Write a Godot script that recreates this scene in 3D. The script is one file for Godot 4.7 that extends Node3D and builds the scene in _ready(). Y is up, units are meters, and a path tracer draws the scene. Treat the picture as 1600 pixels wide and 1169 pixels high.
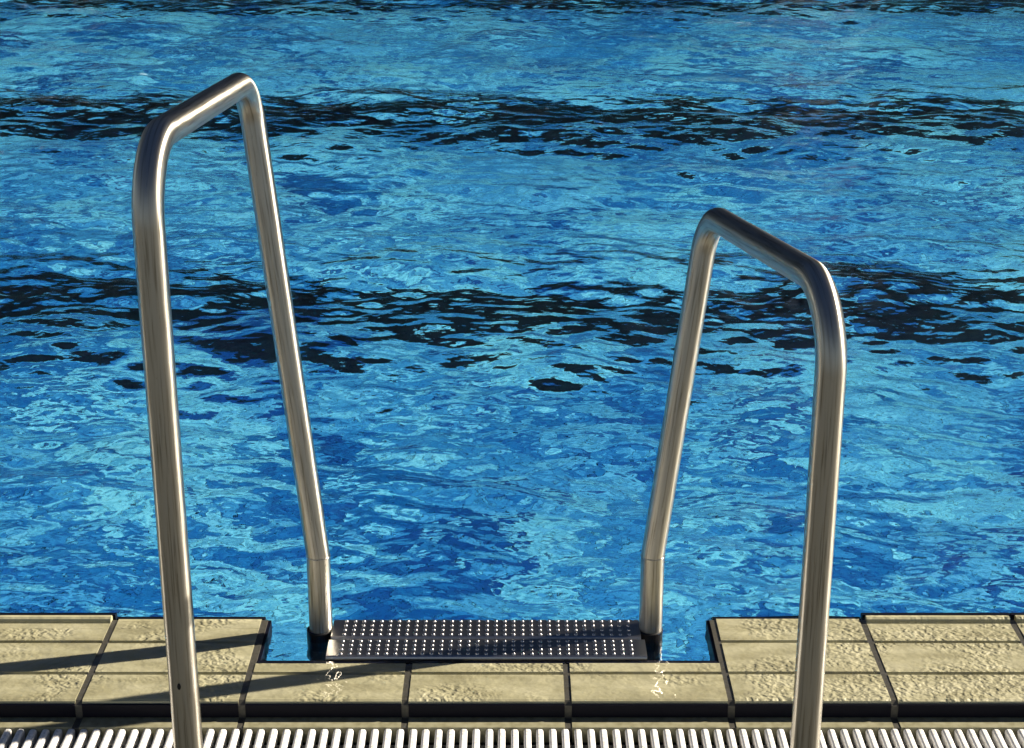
extends Node3D
# An outdoor pool edge with a steel ladder: metres, y up, coping top at y = 0.

const WATER_Y := -0.012
const POOL_EDGE := -2.535      # pool side of the coping
const NOTCH_EDGE := -2.388     # coping is cut back here for the ladder
const FRONT_EDGE := -2.271     # gutter side of the coping
const NOTCH_L := -0.415
const NOTCH_R := 0.337
const PITCH := 0.2507          # one coping tile with its joint
const FLOOR_Y := -1.85
const FAR_EDGE := -17.0
const SIDE := 11.0

var rng := RandomNumberGenerator.new()


func _ready() -> void:
	rng.seed = 7
	camera_and_light()
	materials()
	pool_shell()
	water()
	coping()
	gutter()
	deck()
	ladder()
	trees()


# ------------------------------------------------------------------ camera, sky, sun
func camera_and_light() -> void:
	var cam := Camera3D.new()
	cam.name = "camera"
	cam.fov = 24.86
	cam.near = 0.05
	cam.far = 400.0
	cam.position = Vector3(0, 1.37, 0)
	cam.rotation_degrees = Vector3(-20.2, 0, 0)
	add_child(cam)
	cam.current = true

	var sun := DirectionalLight3D.new()
	sun.name = "sun"
	sun.light_energy = 1.6
	sun.light_color = Color(1.0, 0.945, 0.86)
	sun.light_angular_distance = 0.5
	sun.shadow_enabled = true
	add_child(sun)
	var el := deg_to_rad(27.0)
	var az := deg_to_rad(16.2)
	var to_sun := Vector3(cos(el) * cos(az), sin(el), -cos(el) * sin(az))
	sun.look_at_from_position(to_sun * 20.0, Vector3.ZERO, Vector3.UP)

	var sky_mat := ProceduralSkyMaterial.new()
	sky_mat.sky_top_color = Color(0.09, 0.14, 0.23)
	sky_mat.sky_horizon_color = Color(0.60, 0.65, 0.67)
	sky_mat.sky_curve = 0.12
	sky_mat.ground_bottom_color = Color(0.2, 0.2, 0.2)
	sky_mat.ground_horizon_color = Color(0.60, 0.65, 0.67)
	var sky := Sky.new()
	sky.sky_material = sky_mat
	var env := Environment.new()
	env.background_mode = Environment.BG_SKY
	env.sky = sky
	env.background_energy_multiplier = 1.0
	env.tonemap_mode = Environment.TONE_MAPPER_LINEAR
	env.tonemap_exposure = 2.5
	env.sdfgi_enabled = true
	env.ssao_enabled = true
	env.ssil_enabled = true
	var we := WorldEnvironment.new()
	we.name = "world_environment"
	we.environment = env
	add_child(we)


# ------------------------------------------------------------------ materials
var M := {}


func lin(r: float, g: float, b: float) -> Color:
	return Color(r, g, b).linear_to_srgb()


func noise(kind: int, freq: float, seed_: int, octaves := 4) -> FastNoiseLite:
	var n := FastNoiseLite.new()
	n.noise_type = kind
	n.frequency = freq
	n.seed = seed_
	n.fractal_type = FastNoiseLite.FRACTAL_FBM if octaves > 1 else FastNoiseLite.FRACTAL_NONE
	n.fractal_octaves = octaves
	return n


func noise_image(n: FastNoiseLite, size: int) -> Image:
	return n.get_seamless_image(size, size, false, false, 0.15, true)


# a colour texture: a ramp between two or more linear colours over a noise
func ramp_texture(n: FastNoiseLite, size: int, stops: Array) -> ImageTexture:
	var src := noise_image(n, size)
	src.convert(Image.FORMAT_L8)
	var g := Gradient.new()
	g.interpolation_mode = Gradient.GRADIENT_INTERPOLATE_LINEAR
	var offs := PackedFloat32Array()
	var cols := PackedColorArray()
	for s in stops:
		offs.append(s[0])
		cols.append(s[1].linear_to_srgb())
	g.offsets = offs
	g.colors = cols
	var lut := []
	for i in 256:
		var c := g.sample(i / 255.0)
		lut.append([c.r8, c.g8, c.b8])
	var data := src.get_data()
	var outd := PackedByteArray()
	outd.resize(size * size * 3)
	for i in size * size:
		var l = lut[data[i]]
		outd[i * 3] = l[0]
		outd[i * 3 + 1] = l[1]
		outd[i * 3 + 2] = l[2]
	return ImageTexture.create_from_image(Image.create_from_data(size, size, false, Image.FORMAT_RGB8, outd))


func gray_texture(n: FastNoiseLite, size: int) -> ImageTexture:
	var im := noise_image(n, size)
	return ImageTexture.create_from_image(im)


func mat(color: Color, rough: float, metal := 0.0) -> StandardMaterial3D:
	var m := StandardMaterial3D.new()
	m.albedo_color = color
	m.roughness = rough
	m.metallic = metal
	return m


# relief of the wet coping: calm and choppy stretches, 2 m x 0.5 m, 1 mm to the pixel
func ripple_relief() -> ImageTexture:
	var w := 2048
	var h := 512
	var fine := noise(FastNoiseLite.TYPE_SIMPLEX_SMOOTH, 0.085, 9, 2)
	fine.domain_warp_enabled = true
	fine.domain_warp_amplitude = 9.0
	fine.domain_warp_frequency = 0.02
	var where := noise(FastNoiseLite.TYPE_SIMPLEX_SMOOTH, 0.0055, 14, 2)
	var swell := noise(FastNoiseLite.TYPE_SIMPLEX_SMOOTH, 0.012, 19, 2)
	var data := PackedByteArray()
	data.resize(w * h)
	for j in h:
		for i in w:
			var x := float(i)
			var amp := 0.16 + 0.84 * smoothstep(-0.1, 0.5, where.get_noise_2d(x, j * 1.4) + 0.45 * smoothstep(1380.0, 1480.0, x) * smoothstep(2040.0, 1900.0, x))
			var v := 0.5 + 0.34 * amp * fine.get_noise_2d(x * 0.8, j) + 0.22 * swell.get_noise_2d(x, j)
			data[j * w + i] = clampi(int(v * 255.0), 0, 255)
	return ImageTexture.create_from_image(Image.create_from_data(w, h, false, Image.FORMAT_L8, data))


func materials() -> void:
	# water: a clear refracting body, faintly blue
	var w := mat(Color(0.86, 0.97, 1.0, 0.0), 0.0)
	w.transparency = BaseMaterial3D.TRANSPARENCY_ALPHA
	w.refraction_enabled = true
	w.refraction_scale = 0.033
	var rip := noise(FastNoiseLite.TYPE_SIMPLEX_SMOOTH, 0.010, 21, 3)
	rip.fractal_gain = 0.42
	rip.domain_warp_enabled = true
	rip.domain_warp_amplitude = 14.0
	rip.domain_warp_frequency = 0.012
	w.heightmap_enabled = true
	w.heightmap_texture = gray_texture(rip, 2048)
	w.heightmap_scale = 0.35
	M.water = w

	# thin sheet of water running over the coping
	var f := mat(Color(1, 1, 1, 0.0), 0.02)
	f.transparency = BaseMaterial3D.TRANSPARENCY_ALPHA
	M.film = f

	# coping: buff unglazed stoneware, wet
	var t := mat(Color.WHITE, 0.55)
	t.albedo_texture = ramp_texture(noise(FastNoiseLite.TYPE_SIMPLEX_SMOOTH, 0.02, 5, 5), 512, [[0.0, Color(0.25, 0.235, 0.14)], [0.5, Color(0.36, 0.345, 0.22)], [1.0, Color(0.44, 0.425, 0.29)]])
	t.heightmap_enabled = true
	t.heightmap_texture = ripple_relief()
	t.heightmap_scale = 0.52
	M.tile = t
	M.grout = mat(lin(0.075, 0.072, 0.06), 0.5)
	M.grout.albedo_texture = ramp_texture(noise(FastNoiseLite.TYPE_SIMPLEX, 0.05, 15, 4), 256, [[0.0, Color(0.6, 0.6, 0.6)], [1.0, Color(1, 1, 1)]])
	M.grout.uv1_triplanar = true
	M.grout.uv1_world_triplanar = true
	M.grout.uv1_scale = Vector3(9, 9, 9)
	M.edge = mat(lin(0.003, 0.0035, 0.010), 0.5)
	M.edge.metallic_specular = 0.25

	# brushed stainless steel
	var s := mat(lin(0.46, 0.445, 0.40), 1.0, 1.0)
	var brush := noise(FastNoiseLite.TYPE_SIMPLEX, 0.03, 31, 4)
	s.roughness_texture = ramp_texture(brush, 512, [[0.0, Color(0.055, 0.055, 0.055)], [1.0, Color(0.13, 0.13, 0.13)]])
	s.uv1_scale = Vector3(3, 1.0, 1)
	s.anisotropy_enabled = true
	s.anisotropy = -0.85
	var stain := noise(FastNoiseLite.TYPE_SIMPLEX, 0.014, 33, 5)
	s.albedo_texture = ramp_texture(stain, 512, [[0.0, Color(0.5, 0.48, 0.44)], [0.33, Color(0.86, 0.85, 0.83)], [0.55, Color(1, 1, 1)], [1.0, Color(1, 1, 1)]])
	M.steel = s
	M.tread = mat(lin(0.42, 0.42, 0.43), 0.3, 1.0)
	M.hole = mat(lin(0.012, 0.011, 0.01), 0.8)

	M.leg_reflection = mat(lin(0.006, 0.006, 0.007), 0.4)  # dark water reflection of the legs, given as a colour
	M.slat = mat(lin(0.80, 0.80, 0.79), 0.42)
	M.slat.albedo_texture = ramp_texture(noise(FastNoiseLite.TYPE_SIMPLEX, 0.03, 41, 5), 512, [[0.0, Color(0.55, 0.53, 0.50)], [0.4, Color(0.95, 0.95, 0.95)], [1.0, Color(1, 1, 1)]])
	M.slat.uv1_triplanar = true
	M.slat.uv1_world_triplanar = true
	M.slat.uv1_scale = Vector3(7, 7, 7)
	M.rod = mat(lin(0.05, 0.05, 0.05), 0.5)
	M.channel = mat(lin(0.035, 0.032, 0.025), 0.6)
	M.ledge = mat(lin(0.36, 0.32, 0.21), 0.5)
	M.ledge.albedo_texture = t.albedo_texture
	M.ledge.albedo_color = Color(0.85, 0.85, 0.85)
	M.ledge.uv1_triplanar = true
	M.ledge.uv1_world_triplanar = true
	M.ledge.uv1_scale = Vector3(5, 5, 5)

	var d := mat(Color.WHITE, 0.8)
	d.albedo_texture = ramp_texture(noise(FastNoiseLite.TYPE_SIMPLEX_SMOOTH, 0.02, 55, 5), 512, [[0.0, Color(0.05, 0.047, 0.035)], [1.0, Color(0.11, 0.105, 0.08)]])
	d.uv1_triplanar = true
	d.uv1_world_triplanar = true
	d.uv1_scale = Vector3(0.7, 0.7, 0.7)
	M.deck = d

	# pool lining: glazed blue tiles; vertex colours hold tile tones and painted caustic patches
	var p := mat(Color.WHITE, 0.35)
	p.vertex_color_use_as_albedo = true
	var caustic_mottle := noise(FastNoiseLite.TYPE_SIMPLEX_SMOOTH, 0.011, 83, 5)  # soft light patches on the floor, painted into the albedo
	caustic_mottle.domain_warp_enabled = true
	caustic_mottle.domain_warp_amplitude = 30.0
	caustic_mottle.domain_warp_frequency = 0.01
	p.albedo_texture = ramp_texture(caustic_mottle, 1024, [[0.2, Color(0.20, 0.45, 0.67)], [0.45, Color(0.55, 0.78, 0.89)], [0.62, Color(1.0, 1.0, 1.0)], [0.85, Color(1.0, 1.0, 1.0)]])
	p.uv1_triplanar = true
	p.uv1_world_triplanar = true
	p.uv1_scale = Vector3(0.9, 0.9, 0.9)
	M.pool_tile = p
	M.pool_grout = mat(lin(0.002, 0.012, 0.028), 0.8)
	M.lane = mat(lin(0.004, 0.006, 0.014), 0.4)


# ------------------------------------------------------------------ helpers
func part(called: String, mesh_: Mesh, material: Material, parent: Node3D) -> MeshInstance3D:
	var o := MeshInstance3D.new()
	o.name = called
	o.mesh = mesh_
	if material:
		o.material_override = material
	parent.add_child(o, true)
	return o


func group_node(called: String, at := Vector3.ZERO) -> Node3D:
	var o := Node3D.new()
	o.name = called
	o.position = at
	add_child(o, true)
	return o


func tag(o: Node, label: String, category: String, kind := "") -> void:
	o.set_meta("label", label)
	o.set_meta("category", category)
	if kind:
		o.set_meta("kind", kind)


func tri(st: SurfaceTool, a: Vector3, b: Vector3, c: Vector3, outward: Vector3) -> void:
	# Godot's front faces run clockwise
	if (b - a).cross(c - a).dot(outward) > 0.0:
		var k := b
		b = c
		c = k
	for v in [a, b, c]:
		st.set_uv(Vector2(v.x * 0.5 + 0.5, v.z * 2.0 + v.y))
		st.add_vertex(v)


func quad(st: SurfaceTool, a: Vector3, b: Vector3, c: Vector3, d: Vector3, outward: Vector3) -> void:
	tri(st, a, b, c, outward)
	tri(st, a, c, d, outward)


# a closed outline (z, y) drawn out along x from x0 to x1, with small chamfers at both ends
func extrude_x(profile: PackedVector2Array, x0: float, x1: float, chamfer := 0.0) -> ArrayMesh:
	var st := SurfaceTool.new()
	st.begin(Mesh.PRIMITIVE_TRIANGLES)
	st.set_smooth_group(-1)
	var mid := Vector2.ZERO
	for p in profile:
		mid += p / profile.size()
	var clockwise := Geometry2D.is_polygon_clockwise(profile)
	var inner := profile
	if chamfer > 0.0:
		var off := Geometry2D.offset_polygon(profile, -chamfer)
		if off.size() == 1 and off[0].size() == profile.size():
			# match the start of the inset outline to the outline
			var best := 0
			for k in off[0].size():
				if off[0][k].distance_to(profile[0]) < off[0][best].distance_to(profile[0]):
					best = k
			inner = PackedVector2Array()
			for k in off[0].size():
				inner.append(off[0][(best + k) % off[0].size()])
			if Geometry2D.is_polygon_clockwise(inner) != clockwise:
				inner = profile
	var ch := chamfer if inner != profile else 0.0
	var n := profile.size()
	for i in n:
		var a := profile[i]
		var b := profile[(i + 1) % n]
		var e := b - a
		var o2 := Vector2(e.y, -e.x) if not clockwise else Vector2(-e.y, e.x)
		var o3 := Vector3(0, o2.y, o2.x)
		quad(st, Vector3(x0 + ch, a.y, a.x), Vector3(x1 - ch, a.y, a.x), Vector3(x1 - ch, b.y, b.x), Vector3(x0 + ch, b.y, b.x), o3)
		if ch > 0.0:
			var ia := inner[i]
			var ib := inner[(i + 1) % n]
			quad(st, Vector3(x0 + ch, a.y, a.x), Vector3(x0 + ch, b.y, b.x), Vector3(x0, ib.y, ib.x), Vector3(x0, ia.y, ia.x), o3 + Vector3(-0.001, 0, 0))
			quad(st, Vector3(x1 - ch, a.y, a.x), Vector3(x1 - ch, b.y, b.x), Vector3(x1, ib.y, ib.x), Vector3(x1, ia.y, ia.x), o3 + Vector3(0.001, 0, 0))
	var idx := Geometry2D.triangulate_polygon(inner)
	for k in range(0, idx.size(), 3):
		for side in [-1, 1]:
			var x := x0 if side < 0 else x1
			var v := []
			for q in 3:
				var p2 := inner[idx[k + q]]
				v.append(Vector3(x, p2.y, p2.x))
			tri(st, v[0], v[1], v[2], Vector3(side, 0, 0))
	st.generate_normals()
	return st.commit()


func box(a: Vector3, b: Vector3) -> ArrayMesh:
	var lo := a.min(b)
	var hi := a.max(b)
	return extrude_x(PackedVector2Array([Vector2(lo.z, lo.y), Vector2(hi.z, lo.y), Vector2(hi.z, hi.y), Vector2(lo.z, hi.y)]), lo.x, hi.x)


# ------------------------------------------------------------------ pool shell
func pool_shell() -> void:
	var floor_node := group_node("pool_floor")
	floor_node.set_meta("kind", "structure")
	floor_node.set_meta("label", "blue tiled pool floor seen through the rippled water")
	part("screed", box(Vector3(-SIDE, FLOOR_Y - 0.2, FAR_EDGE), Vector3(SIDE, FLOOR_Y - 0.006, POOL_EDGE + 0.05)), M.pool_grout, floor_node)

	# dark lane lines of the floor run along the pool edge
	var lanes := [[-6.2, 0.55], [-8.85, 0.55], [-12.2, 0.55], [-15.2, 0.5]]
	# tiles, 250 x 125 mm, far too many and too broken up by the water to count
	var verts := PackedVector3Array()
	var cols := PackedColorArray()
	var norms := PackedVector3Array()
	var caustic_blotch := noise(FastNoiseLite.TYPE_SIMPLEX_SMOOTH, 1.6, 77, 4)
	var lane_st := SurfaceTool.new()
	var tx := 0.25
	var tz := 0.125
	var nx := int(13.0 / tx)
	var nz := int(14.0 / tz)
	var top := FLOOR_Y
	for j in nz:
		var z0 := -2.55 - j * tz
		var dark := false
		for l in lanes:
			if absf(z0 - tz * 0.5 - l[0]) < l[1] * 0.5:
				dark = true
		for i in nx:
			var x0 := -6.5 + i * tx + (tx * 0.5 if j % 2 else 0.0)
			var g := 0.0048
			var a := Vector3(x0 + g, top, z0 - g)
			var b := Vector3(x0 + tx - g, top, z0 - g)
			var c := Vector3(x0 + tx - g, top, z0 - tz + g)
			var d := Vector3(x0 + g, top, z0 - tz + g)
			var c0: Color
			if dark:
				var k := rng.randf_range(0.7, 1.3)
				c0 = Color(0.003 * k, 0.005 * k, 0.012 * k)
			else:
				var k := clampf(0.62 + 1.1 * caustic_blotch.get_noise_2d(x0, z0) + rng.randf_range(-0.24, 0.24), 0.0, 1.0)  # pale blotches paint focused sunlight onto the tiles, plus random tile tone
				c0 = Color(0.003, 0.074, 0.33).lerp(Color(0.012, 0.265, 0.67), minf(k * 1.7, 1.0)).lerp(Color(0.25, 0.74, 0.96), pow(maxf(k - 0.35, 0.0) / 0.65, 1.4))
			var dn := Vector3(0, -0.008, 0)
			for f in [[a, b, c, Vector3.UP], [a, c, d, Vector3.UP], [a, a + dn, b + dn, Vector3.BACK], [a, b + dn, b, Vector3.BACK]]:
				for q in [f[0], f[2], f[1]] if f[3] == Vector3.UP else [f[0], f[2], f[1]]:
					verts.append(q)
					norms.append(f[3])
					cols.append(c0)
	var arr := []
	arr.resize(Mesh.ARRAY_MAX)
	arr[Mesh.ARRAY_VERTEX] = verts
	arr[Mesh.ARRAY_NORMAL] = norms
	arr[Mesh.ARRAY_COLOR] = cols
	var am := ArrayMesh.new()
	am.add_surface_from_arrays(Mesh.PRIMITIVE_TRIANGLES, arr)
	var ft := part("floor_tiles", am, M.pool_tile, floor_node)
	ft.set_meta("kind", "stuff")

	var wall_mat := mat(lin(0.03, 0.26, 0.55), 0.35)
	for w in [
		["pool_wall_near", Vector3(-SIDE, FLOOR_Y, POOL_EDGE + 0.012), Vector3(NOTCH_L, -0.06, POOL_EDGE + 0.08)],
		["pool_wall_near", Vector3(NOTCH_R, FLOOR_Y, POOL_EDGE + 0.012), Vector3(SIDE, -0.06, POOL_EDGE + 0.08)],
		["pool_wall_recess", Vector3(NOTCH_L, FLOOR_Y, NOTCH_EDGE + 0.012), Vector3(NOTCH_R, -0.06, NOTCH_EDGE + 0.08)],
		["pool_wall_far", Vector3(-SIDE, FLOOR_Y, FAR_EDGE - 0.3), Vector3(SIDE, 0.02, FAR_EDGE)],
		["pool_wall_left", Vector3(-SIDE - 0.3, FLOOR_Y, FAR_EDGE - 0.3), Vector3(-SIDE, 0.02, POOL_EDGE + 0.1)],
		["pool_wall_right", Vector3(SIDE, FLOOR_Y, FAR_EDGE - 0.3), Vector3(SIDE + 0.3, 0.02, POOL_EDGE + 0.1)],
	]:
		var o := part(w[0], box(w[1], w[2]), wall_mat, self)
		o.set_meta("kind", "structure")


# ------------------------------------------------------------------ water
var waves := []


func wave_setup() -> void:
	var r := RandomNumberGenerator.new()
	r.seed = 11
	for i in 44:
		var lam := 0.07 * pow(14.0, pow(i / 43.0, 1.1))
		var ang := r.randfn(0.0, 0.75) + (PI if r.randf() < 0.4 else 0.0)
		var k := TAU / lam
		var slope := 0.028 * pow(lam / 0.3, -0.22)
		waves.append([sin(ang) * k, cos(ang) * k, slope / k, r.randf() * TAU])


func water() -> void:
	wave_setup()
	var xs := PackedFloat32Array()
	var x := -SIDE
	while x < SIDE:
		xs.append(x)
		x += 0.014 if absf(x) < 1.6 else (0.022 if absf(x) < 4.2 else 0.09)
	xs.append(SIDE)
	var zs := PackedFloat32Array()
	var z := NOTCH_EDGE + 0.03
	while z > FAR_EDGE:
		zs.append(z)
		z -= clampf(0.0046 * (-z - 1.0), 0.006, 0.04)
	zs.append(FAR_EDGE)
	var nx := xs.size()
	var nz := zs.size()
	print("water grid ", nx, " x ", nz)
	var h := PackedFloat32Array()
	h.resize(nx * nz)
	for wv in waves:
		var sx := PackedFloat32Array()
		var cx := PackedFloat32Array()
		for i in nx:
			sx.append(sin(wv[0] * xs[i]) * wv[2])
			cx.append(cos(wv[0] * xs[i]) * wv[2])
		for j in nz:
			var sz := sin(wv[1] * zs[j] + wv[3])
			var cz := cos(wv[1] * zs[j] + wv[3])
			var at := j * nx
			for i in nx:
				h[at + i] += sx[i] * cz + cx[i] * sz
	var chop := noise(FastNoiseLite.TYPE_SIMPLEX_SMOOTH, 7.0, 3, 3)
	chop.domain_warp_enabled = true
	chop.domain_warp_amplitude = 0.12
	chop.domain_warp_frequency = 3.0
	var verts := PackedVector3Array()
	var uvs := PackedVector2Array()
	verts.resize(nx * nz)
	uvs.resize(nx * nz)
	for j in nz:
		# waves die down against the coping
		var calm := clampf((NOTCH_EDGE - zs[j]) / 0.25, 0.22, 1.0)
		for i in nx:
			var y := (h[j * nx + i] + 0.0030 * chop.get_noise_2d(xs[i] * 0.8, zs[j])) * calm
			verts[j * nx + i] = Vector3(xs[i], WATER_Y + y, zs[j])
			uvs[j * nx + i] = Vector2(xs[i] * 0.8, zs[j]) / 1.6
	var norms := PackedVector3Array()
	norms.resize(nx * nz)
	for j in nz:
		var ja := maxi(j - 1, 0)
		var jb := mini(j + 1, nz - 1)
		for i in nx:
			var ia := maxi(i - 1, 0)
			var ib := mini(i + 1, nx - 1)
			var dx := (verts[j * nx + ib].y - verts[j * nx + ia].y) / (xs[ib] - xs[ia])
			var dz := (verts[jb * nx + i].y - verts[ja * nx + i].y) / (zs[jb] - zs[ja])
			norms[j * nx + i] = Vector3(-dx, 1, -dz).normalized()
	var idx := PackedInt32Array()
	idx.resize((nx - 1) * (nz - 1) * 6)
	var q := 0
	for j in nz - 1:
		for i in nx - 1:
			var a := j * nx + i
			# z falls with j: clockwise seen from above
			idx[q] = a
			idx[q + 1] = a + nx
			idx[q + 2] = a + 1
			idx[q + 3] = a + 1
			idx[q + 4] = a + nx
			idx[q + 5] = a + nx + 1
			q += 6
	var arr := []
	arr.resize(Mesh.ARRAY_MAX)
	arr[Mesh.ARRAY_VERTEX] = verts
	arr[Mesh.ARRAY_NORMAL] = norms
	arr[Mesh.ARRAY_TEX_UV] = uvs
	arr[Mesh.ARRAY_INDEX] = idx
	var am := ArrayMesh.new()
	am.add_surface_from_arrays(Mesh.PRIMITIVE_TRIANGLES, arr)
	var o := part("pool_water", am, M.water, self)
	o.set_meta("kind", "structure")
	o.set_meta("label", "rippling bright blue pool water behind the ladder")


# ------------------------------------------------------------------ coping
func tile_profile(back: float, lip: bool) -> PackedVector2Array:
	var p := PackedVector2Array()
	p.append(Vector2(back, -0.055))
	if lip:
		p.append_array([Vector2(back, 0.004), Vector2(back + 0.003, 0.0072), Vector2(back + 0.010, 0.0078), Vector2(back + 0.0135, 0.0055), Vector2(back + 0.017, -0.001)])
	else:
		p.append_array([Vector2(back, -0.003), Vector2(back + 0.003, 0.0)])
	for g in [-2.4546, -2.3541]:
		if g > back + 0.01:
			p.append_array([Vector2(g - 0.0045, 0.0), Vector2(g - 0.0025, -0.0045), Vector2(g + 0.0025, -0.0045), Vector2(g + 0.0045, 0.0)])
	p.append_array([Vector2(FRONT_EDGE - 0.006, 0.0), Vector2(FRONT_EDGE - 0.0015, -0.0018), Vector2(FRONT_EDGE, -0.005), Vector2(FRONT_EDGE, -0.055)])
	return p


func coping() -> void:
	var edge := group_node("pool_edge")
	edge.set_meta("kind", "structure")
	edge.set_meta("label", "buff grooved coping tiles along the pool, wet with overflow")
	var first := -14
	var last := 14
	var g := 0.0055
	for k in range(first, last):
		var x0 := NOTCH_L + k * PITCH
		var x1 := x0 + PITCH
		var in_notch := k >= 0 and k < 3
		var beside := k == -1 or k == 3
		var back := NOTCH_EDGE if in_notch else POOL_EDGE
		var t := part("coping_tile", extrude_x(tile_profile(back, not in_notch and not beside), x0 + g, x1 - g, 0.0), M.tile, edge)
		t.position.y = rng.randf_range(-0.0006, 0.0006)
		var rim := -0.0022 if in_notch or beside else 0.0055
		# dark glazed rims towards the pool and towards the gutter
		part("edge_strip", extrude_x(PackedVector2Array([Vector2(back - 0.015, -0.06), Vector2(back - 0.015, rim - 0.005), Vector2(back - 0.011, rim - 0.001), Vector2(back - 0.0012, rim), Vector2(back - 0.0012, -0.06)]), x0 + 0.001, x1 - 0.001), M.edge, edge)
		part("edge_face", extrude_x(PackedVector2Array([Vector2(FRONT_EDGE + 0.0012, -0.027), Vector2(FRONT_EDGE + 0.0012, -0.0045), Vector2(FRONT_EDGE + 0.003, -0.006), Vector2(FRONT_EDGE + 0.0035, -0.027)]), x0 + g, x1 - g), M.edge, edge)
		part("gutter_ledge", box(Vector3(x0 + g, -0.055, FRONT_EDGE + 0.0012), Vector3(x1 - g, -0.0285, FRONT_EDGE + 0.030)), M.ledge, edge)
		# the joint at x0
		var jback := NOTCH_EDGE if (k > 0 and k < 3) else POOL_EDGE
		part("grout_joint", extrude_x(PackedVector2Array([Vector2(jback + 0.001, -0.05), Vector2(jback + 0.001, -0.003), Vector2(jback + 0.004, -0.0016), Vector2(FRONT_EDGE - 0.005, -0.0016), Vector2(FRONT_EDGE + 0.0022, -0.008), Vector2(FRONT_EDGE + 0.0022, -0.0298), Vector2(FRONT_EDGE + 0.029, -0.0298), Vector2(FRONT_EDGE + 0.029, -0.05)]), x0 - g, x0 + g), M.grout, edge)
	for s in [-1, 1]:
		var xa := NOTCH_L + 0.0005 if s < 0 else NOTCH_L + 3 * PITCH - 0.0105
		part("edge_strip", box(Vector3(xa, -0.06, POOL_EDGE), Vector3(xa + 0.010, -0.004, NOTCH_EDGE - 0.011)), M.edge, edge)

	# the sheet of water that runs over the tiles
	var x_lo := NOTCH_L + first * PITCH
	var x_hi := NOTCH_L + last * PITCH
	var film := Node3D.new()
	var rip := noise(FastNoiseLite.TYPE_SIMPLEX_SMOOTH, 48.0, 61, 3)
	rip.domain_warp_enabled = true
	rip.domain_warp_amplitude = 0.02
	rip.domain_warp_frequency = 14.0
	var where := noise(FastNoiseLite.TYPE_SIMPLEX_SMOOTH, 4.0, 63, 2)
	var front := noise(FastNoiseLite.TYPE_SIMPLEX_SMOOTH, 3.0, 67, 2)
	for piece in [[x_lo, NOTCH_L, POOL_EDGE + 0.016], [NOTCH_L, NOTCH_L + 3 * PITCH, NOTCH_EDGE + 0.003], [NOTCH_L + 3 * PITCH, x_hi, POOL_EDGE + 0.003]]:
		var st := SurfaceTool.new()
		st.begin(Mesh.PRIMITIVE_TRIANGLES)
		st.set_smooth_group(0)
		var cols := int((piece[1] - piece[0]) / 0.005)
		var rows := int((FRONT_EDGE - 0.002 - piece[2]) / 0.004)
		for j in rows + 1:
			for i in cols + 1:
				var x := lerpf(piece[0], piece[1], i / float(cols))
				var z := lerpf(piece[2], FRONT_EDGE - 0.002, j / float(rows))
				var amp := 0.0004 + 0.0016 * smoothstep(-0.2, 0.5, where.get_noise_2d(x, z * 2.0) + clampf(x - 0.3, 0.0, 0.5))
				var fr := front.get_noise_2d(x, z) * 9.0
				var ridge := 0.0012 * exp(-pow(fr - roundf(fr), 2.0) * 220.0)
				st.add_vertex(Vector3(x, 0.0032 + amp * rip.get_noise_2d(x, z) + ridge, z))
		for j in rows:
			for i in cols:
				var a := j * (cols + 1) + i
				for q in [a, a + 1, a + cols + 1, a + 1, a + cols + 2, a + cols + 1]:
					st.add_index(q)
		st.generate_normals()
		var o := part("water_film", st.commit(), M.film, self)
		o.set_meta("kind", "structure")
		o.set_meta("label", "thin sheet of water running over the buff coping tiles")


# ------------------------------------------------------------------ gutter and grate
func gutter() -> void:
	var z0 := FRONT_EDGE + 0.0275
	var z1 := z0 + 0.205
	var ch := part("gutter_channel", box(Vector3(-2.75, -0.40, z0 - 0.02), Vector3(2.65, -0.30, z1 + 0.02)), M.channel, self)
	ch.set_meta("kind", "structure")
	for w in [[z0 - 0.06, z0 + 0.0005], [z1 + 0.004, z1 + 0.03]]:
		var o := part("gutter_side", box(Vector3(-2.75, -0.30, w[0]), Vector3(2.65, -0.0565, w[1])), M.channel, self)
		o.set_meta("kind", "structure")
	var grate := group_node("gutter_grate", Vector3(0, 0, z0))
	tag(grate, "white slatted plastic grate over the overflow gutter in front of the coping", "grate")
	# one slat, rounded on top, running towards the pool
	var w := 0.0056
	var sec := PackedVector2Array([Vector2(-w * 0.72, -0.026), Vector2(-w, -0.004), Vector2(-w * 0.82, -0.0012), Vector2(-w * 0.4, 0.0), Vector2(w * 0.4, 0.0), Vector2(w * 0.82, -0.0012), Vector2(w, -0.004), Vector2(w * 0.72, -0.026)])
	var slat := slat_mesh(sec, 0.204)
	var pitch := 0.0193
	for i in range(-135, 130):
		var s := part("slat", slat, M.slat, grate)
		s.position = Vector3(i * pitch + 0.004 + rng.randf_range(-0.0004, 0.0004), -0.030 + rng.randf_range(-0.0004, 0.0003), 0.001 + rng.randf_range(-0.0008, 0.0008))
	for k in 3:
		var rod := CylinderMesh.new()
		rod.top_radius = 0.004
		rod.bottom_radius = 0.004
		rod.height = 5.1
		rod.radial_segments = 10
		rod.rings = 1
		var r := part("connecting_rod", rod, M.rod, grate)
		r.rotation.z = PI / 2
		r.position = Vector3(-0.05, -0.047, 0.03 + k * 0.072)


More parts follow.
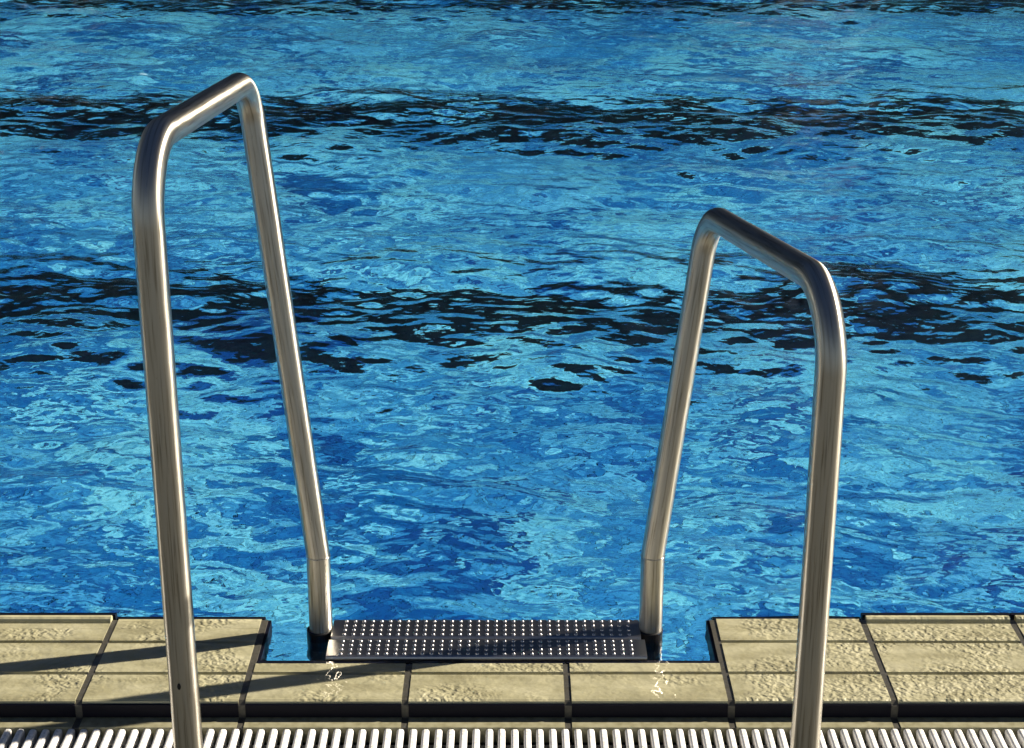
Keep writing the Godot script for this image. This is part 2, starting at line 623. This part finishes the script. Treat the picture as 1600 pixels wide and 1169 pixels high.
func slat_mesh(sec: PackedVector2Array, length: float) -> ArrayMesh:
	var st := SurfaceTool.new()
	st.begin(Mesh.PRIMITIVE_TRIANGLES)
	st.set_smooth_group(-1)
	var rings := [[0.0, 0.75, -0.003], [0.0025, 1.0, -0.0006], [0.006, 1.0, 0.0], [length - 0.006, 1.0, 0.0], [length - 0.0025, 1.0, -0.0006], [length, 0.75, -0.003]]
	var n := sec.size()
	var pt := func(r: Array, k: int) -> Vector3:
		var p: Vector2 = sec[k % n]
		var y: float = p.y + (r[2] if p.y > -0.01 else 0.0)
		return Vector3(p.x * r[1], y, r[0])
	for j in rings.size() - 1:
		for k in n:
			var a: Vector3 = pt.call(rings[j], k)
			var b: Vector3 = pt.call(rings[j], k + 1)
			var c: Vector3 = pt.call(rings[j + 1], k + 1)
			var d: Vector3 = pt.call(rings[j + 1], k)
			var m := (a + b + c + d) / 4.0
			quad(st, a, b, c, d, Vector3(m.x, m.y + 0.012, 0))
	for j in [0, rings.size() - 1]:
		for k in range(1, n - 1):
			tri(st, pt.call(rings[j], 0), pt.call(rings[j], k), pt.call(rings[j], k + 1), Vector3(0, 0, -1 if j == 0 else 1))
	st.generate_normals()
	return st.commit()


# ------------------------------------------------------------------ deck
func deck() -> void:
	var z0 := FRONT_EDGE + 0.0275 + 0.205 + 0.0045
	var o := part("deck", box(Vector3(-30, -0.3, z0), Vector3(30, -0.031, 30)), M.deck, self)
	o.set_meta("kind", "structure")
	var g := part("ground", box(Vector3(-150, -2.6, -150), Vector3(150, -2.3, 150)), M.deck, self)
	g.set_meta("kind", "structure")
	var far := part("deck_far", box(Vector3(-60, -0.3, -70), Vector3(60, 0.0, FAR_EDGE - 0.31)), M.deck, self)
	far.set_meta("kind", "structure")


# ------------------------------------------------------------------ ladder
# a line through the corners with rounded bends
func rounded(corners: Array, radii: Array) -> PackedVector3Array:
	var out := PackedVector3Array()
	out.append(corners[0])
	for i in range(1, corners.size() - 1):
		var p: Vector3 = corners[i]
		var a: Vector3 = (corners[i - 1] - p).normalized()
		var b: Vector3 = (corners[i + 1] - p).normalized()
		var half := acos(clampf(a.dot(b), -1, 1)) / 2.0
		var r: float = radii[i]
		var reach := r / tan(half)
		var mid := (a + b).normalized()
		var centre := p + mid * (r / sin(half))
		var t0 := p + a * reach - centre
		var t1 := p + b * reach - centre
		var sweep := t0.angle_to(t1)
		var axis := t0.cross(t1).normalized()
		var steps := maxi(4, int(sweep / 0.07))
		for k in steps + 1:
			out.append(centre + t0.rotated(axis, sweep * k / steps))
	out.append(corners[-1])
	return out


func tube(path: PackedVector3Array, radius: float, sides := 40) -> ArrayMesh:
	var st := SurfaceTool.new()
	st.begin(Mesh.PRIMITIVE_TRIANGLES)
	var up := Vector3(1, 0, 0.01).normalized()
	var n := path.size()
	var run := 0.0
	var dirs := []
	for i in n:
		dirs.append((path[mini(i + 1, n - 1)] - path[maxi(i - 1, 0)]).normalized())
	for i in n:
		var t: Vector3 = dirs[i]
		up = (up - t * up.dot(t)).normalized()
		var side := t.cross(up)
		# keep the tube round where it bends
		if i > 0:
			run += path[i].distance_to(path[i - 1])
		for k in sides + 1:
			var a := TAU * k / sides
			var d := up * cos(a) + side * sin(a)
			st.set_normal(d)
			st.set_uv(Vector2(k / float(sides), run * 0.8))
			st.add_vertex(path[i] + d * radius)
	for i in n - 1:
		for k in sides:
			var a := i * (sides + 1) + k
			var b := a + sides + 1
			for q in [a, b, a + 1, a + 1, b, b + 1]:
				st.add_index(q)
	st.generate_tangents()
	return st.commit()


func ladder() -> void:
	var lad := group_node("pool_ladder", Vector3(-0.045, 0, -2.2))
	tag(lad, "stainless steel pool ladder with two unequal handrails and a studded step", "ladder")
	var off := -lad.position
	var R := 0.0192
	var rails := [
		[[Vector3(-0.431, -0.031, -1.95), Vector3(-0.431, 0.938, -1.95), Vector3(-0.402, 0.899, -2.57), Vector3(-0.3162, 0.137, -2.495), Vector3(-0.3185, -1.0, -2.495)], [0, 0.095, 0.065, 0.06, 0]],
		[[Vector3(0.388, -0.031, -1.94), Vector3(0.388, 0.764, -1.94), Vector3(0.303, 0.70, -2.53), Vector3(0.2296, 0.137, -2.495), Vector3(0.2282, -1.0, -2.495)], [0, 0.095, 0.065, 0.06, 0]],
	]
	for i in 2:
		var pts := []
		for p in rails[i][0]:
			pts.append(p + off)
		var hr := part("handrail", tube(rounded(pts, rails[i][1]), R), M.steel, lad)
		hr.set_meta("label", ["taller handrail on the left", "shorter handrail on the right"][i])
		# weld bead where the water-side leg is joined on
		var k: Vector3 = pts[3]
		var bead := TorusMesh.new()
		bead.inner_radius = R - 0.0015
		bead.outer_radius = R + 0.0009
		bead.rings = 40
		bead.ring_segments = 10
		var bo := part("weld_bead", bead, M.steel, hr)
		bo.position = k
		# added black collar stands in for the leg's dark reflection in the water
		var sl := part("dark_leg_reflection", lathe([Vector2(R + 0.0003, 0.003), Vector2(R + 0.0028, 0.0015), Vector2(R + 0.003, -0.09), Vector2(R + 0.0003, -0.092)], true), M.leg_reflection, hr)
		sl.position = Vector3(pts[4].x, 0.0, pts[4].z)
		# wall plate round the foot on the deck
		var fl := part("foot_plate", lathe([Vector2(R, 0.0), Vector2(0.05, 0.0), Vector2(0.05, 0.003), Vector2(0.046, 0.006), Vector2(0.026, 0.012), Vector2(R + 0.0005, 0.014)]), M.steel, hr)
		fl.position = pts[0]
		if i == 0:
			var hole := CylinderMesh.new()
			hole.top_radius = 0.0024
			hole.bottom_radius = 0.0024
			hole.height = 0.004
			hole.radial_segments = 16
			var h := part("screw_hole", hole, M.hole, hr)
			h.scale = Vector3(1, 1, 1.9)
			h.rotation.x = PI / 2
			h.position = pts[0] + Vector3(-0.002, 0.2575, R - 0.001)
	# the step: two studded treads side by side
	for t in [[-2.523, -2.4605, -0.297, 0.2115], [-2.456, -2.397, -0.299, 0.217]]:
		var c := 0.004
		var z0: float = t[0]
		var z1: float = t[1]
		var top := 0.005
		var prof := PackedVector2Array([Vector2(z0, top - 0.03), Vector2(z0, top - c), Vector2(z0 + c * 0.3, top - c * 0.3), Vector2(z0 + c, top), Vector2(z1 - c, top), Vector2(z1 - c * 0.3, top - c * 0.3), Vector2(z1, top - c), Vector2(z1, top - 0.03)])
		var tr := part("tread", extrude_x(prof, t[2], t[3]), M.tread, lad)
		tr.position = off
		var st := SurfaceTool.new()
		st.begin(Mesh.PRIMITIVE_TRIANGLES)
		st.set_smooth_group(0)
		for r in 4:
			for k in 33:
				stud(st, Vector3(-0.276 + k * 0.01465, top, lerpf(z0 + 0.009, z1 - 0.009, r / 3.0)), 0.0034, 0.0030)
		st.generate_normals()
		var studs := part("grip_studs", st.commit(), M.tread, tr)
		studs.set_meta("kind", "stuff")


func stud(st: SurfaceTool, at: Vector3, r: float, h: float) -> void:
	var prof := [Vector2(r, -0.0003), Vector2(r * 0.85, h * 0.5), Vector2(r * 0.5, h * 0.9), Vector2(0.0, h)]
	for j in 3:
		for k in 8:
			var a0 := TAU * k / 8.0
			var a1 := TAU * (k + 1) / 8.0
			var d0 := Vector3(cos(a0), 0, sin(a0))
			var d1 := Vector3(cos(a1), 0, sin(a1))
			var p: Vector2 = prof[j]
			var q: Vector2 = prof[j + 1]
			var m := (d0 + d1) + Vector3.UP
			tri(st, at + d0 * p.x + Vector3.UP * p.y, at + d1 * p.x + Vector3.UP * p.y, at + d1 * q.x + Vector3.UP * q.y, m)
			if j < 2:
				tri(st, at + d0 * p.x + Vector3.UP * p.y, at + d1 * q.x + Vector3.UP * q.y, at + d0 * q.x + Vector3.UP * q.y, m)


func lathe(prof: Array, flip := false) -> ArrayMesh:
	var st := SurfaceTool.new()
	st.begin(Mesh.PRIMITIVE_TRIANGLES)
	st.set_smooth_group(-1)
	var n := 32
	for j in prof.size() - 1:
		for k in n:
			var a0 := TAU * k / n
			var a1 := TAU * (k + 1) / n
			var d0 := Vector3(cos(a0), 0, sin(a0))
			var d1 := Vector3(cos(a1), 0, sin(a1))
			var p: Vector2 = prof[j]
			var q: Vector2 = prof[j + 1]
			var e := q - p
			var o := (d0 + d1) * 0.5 * e.y + Vector3.UP * -e.x
			if flip:
				o = -o
			quad(st, d0 * p.x + Vector3.UP * p.y, d1 * p.x + Vector3.UP * p.y, d1 * q.x + Vector3.UP * q.y, d0 * q.x + Vector3.UP * q.y, o)
	st.generate_normals()
	return st.commit()


# ------------------------------------------------------------------ trees added across the pool, out of view, to darken the waves' reflections
func trees() -> void:
	var leaf := mat(lin(0.022, 0.045, 0.016), 0.6)
	var bark := mat(lin(0.06, 0.045, 0.03), 0.9)
	var r := RandomNumberGenerator.new()
	r.seed = 91
	var meshes := []
	for v in 3:
		var st := SurfaceTool.new()
		st.begin(Mesh.PRIMITIVE_TRIANGLES)
		st.set_smooth_group(-1)
		for i in 7500:
			var h := pow(r.randf(), 0.8)
			var wide := 2.3 * pow(1.0 - h, 0.55) * (0.75 + 0.25 * sin(h * 31.0 + v))
			var a := r.randf() * TAU
			var rad := wide * sqrt(r.randf_range(0.25, 1.0))
			var c := Vector3(cos(a) * rad, 0.15 + h * 12.5, sin(a) * rad)
			var u := Vector3(r.randfn(), r.randfn() * 0.6, r.randfn()).normalized() * r.randf_range(0.16, 0.34)
			var w := u.cross(Vector3(r.randfn(), r.randfn(), r.randfn())).normalized() * r.randf_range(0.08, 0.17)
			for q in [c - u, c + w, c + u, c - u, c + u, c - w]:
				st.add_vertex(q)
		st.generate_normals()
		meshes.append(st.commit())
	for i in 17:
		var t := group_node("added_conifer" if i == 0 else "added_conifer_%03d" % i, Vector3(-20.0 + i * 2.5 + r.randf_range(-0.3, 0.3), 0.0, -21.5 + r.randf_range(-0.8, 0.8)))
		t.rotation.y = r.randf() * TAU
		t.scale = Vector3.ONE * r.randf_range(0.85, 1.15)
		tag(t, "added dark conifer out of view beyond the pool, darkening the reflections in the waves", "tree")
		t.set_meta("group", "added conifers beyond the pool")
		var trunk := CylinderMesh.new()
		trunk.top_radius = 0.03
		trunk.bottom_radius = 0.17
		trunk.height = 11.0
		trunk.radial_segments = 10
		var tk := part("trunk", trunk, bark, t)
		tk.position.y = 5.5
		part("crown", meshes[i % 3], leaf, t)
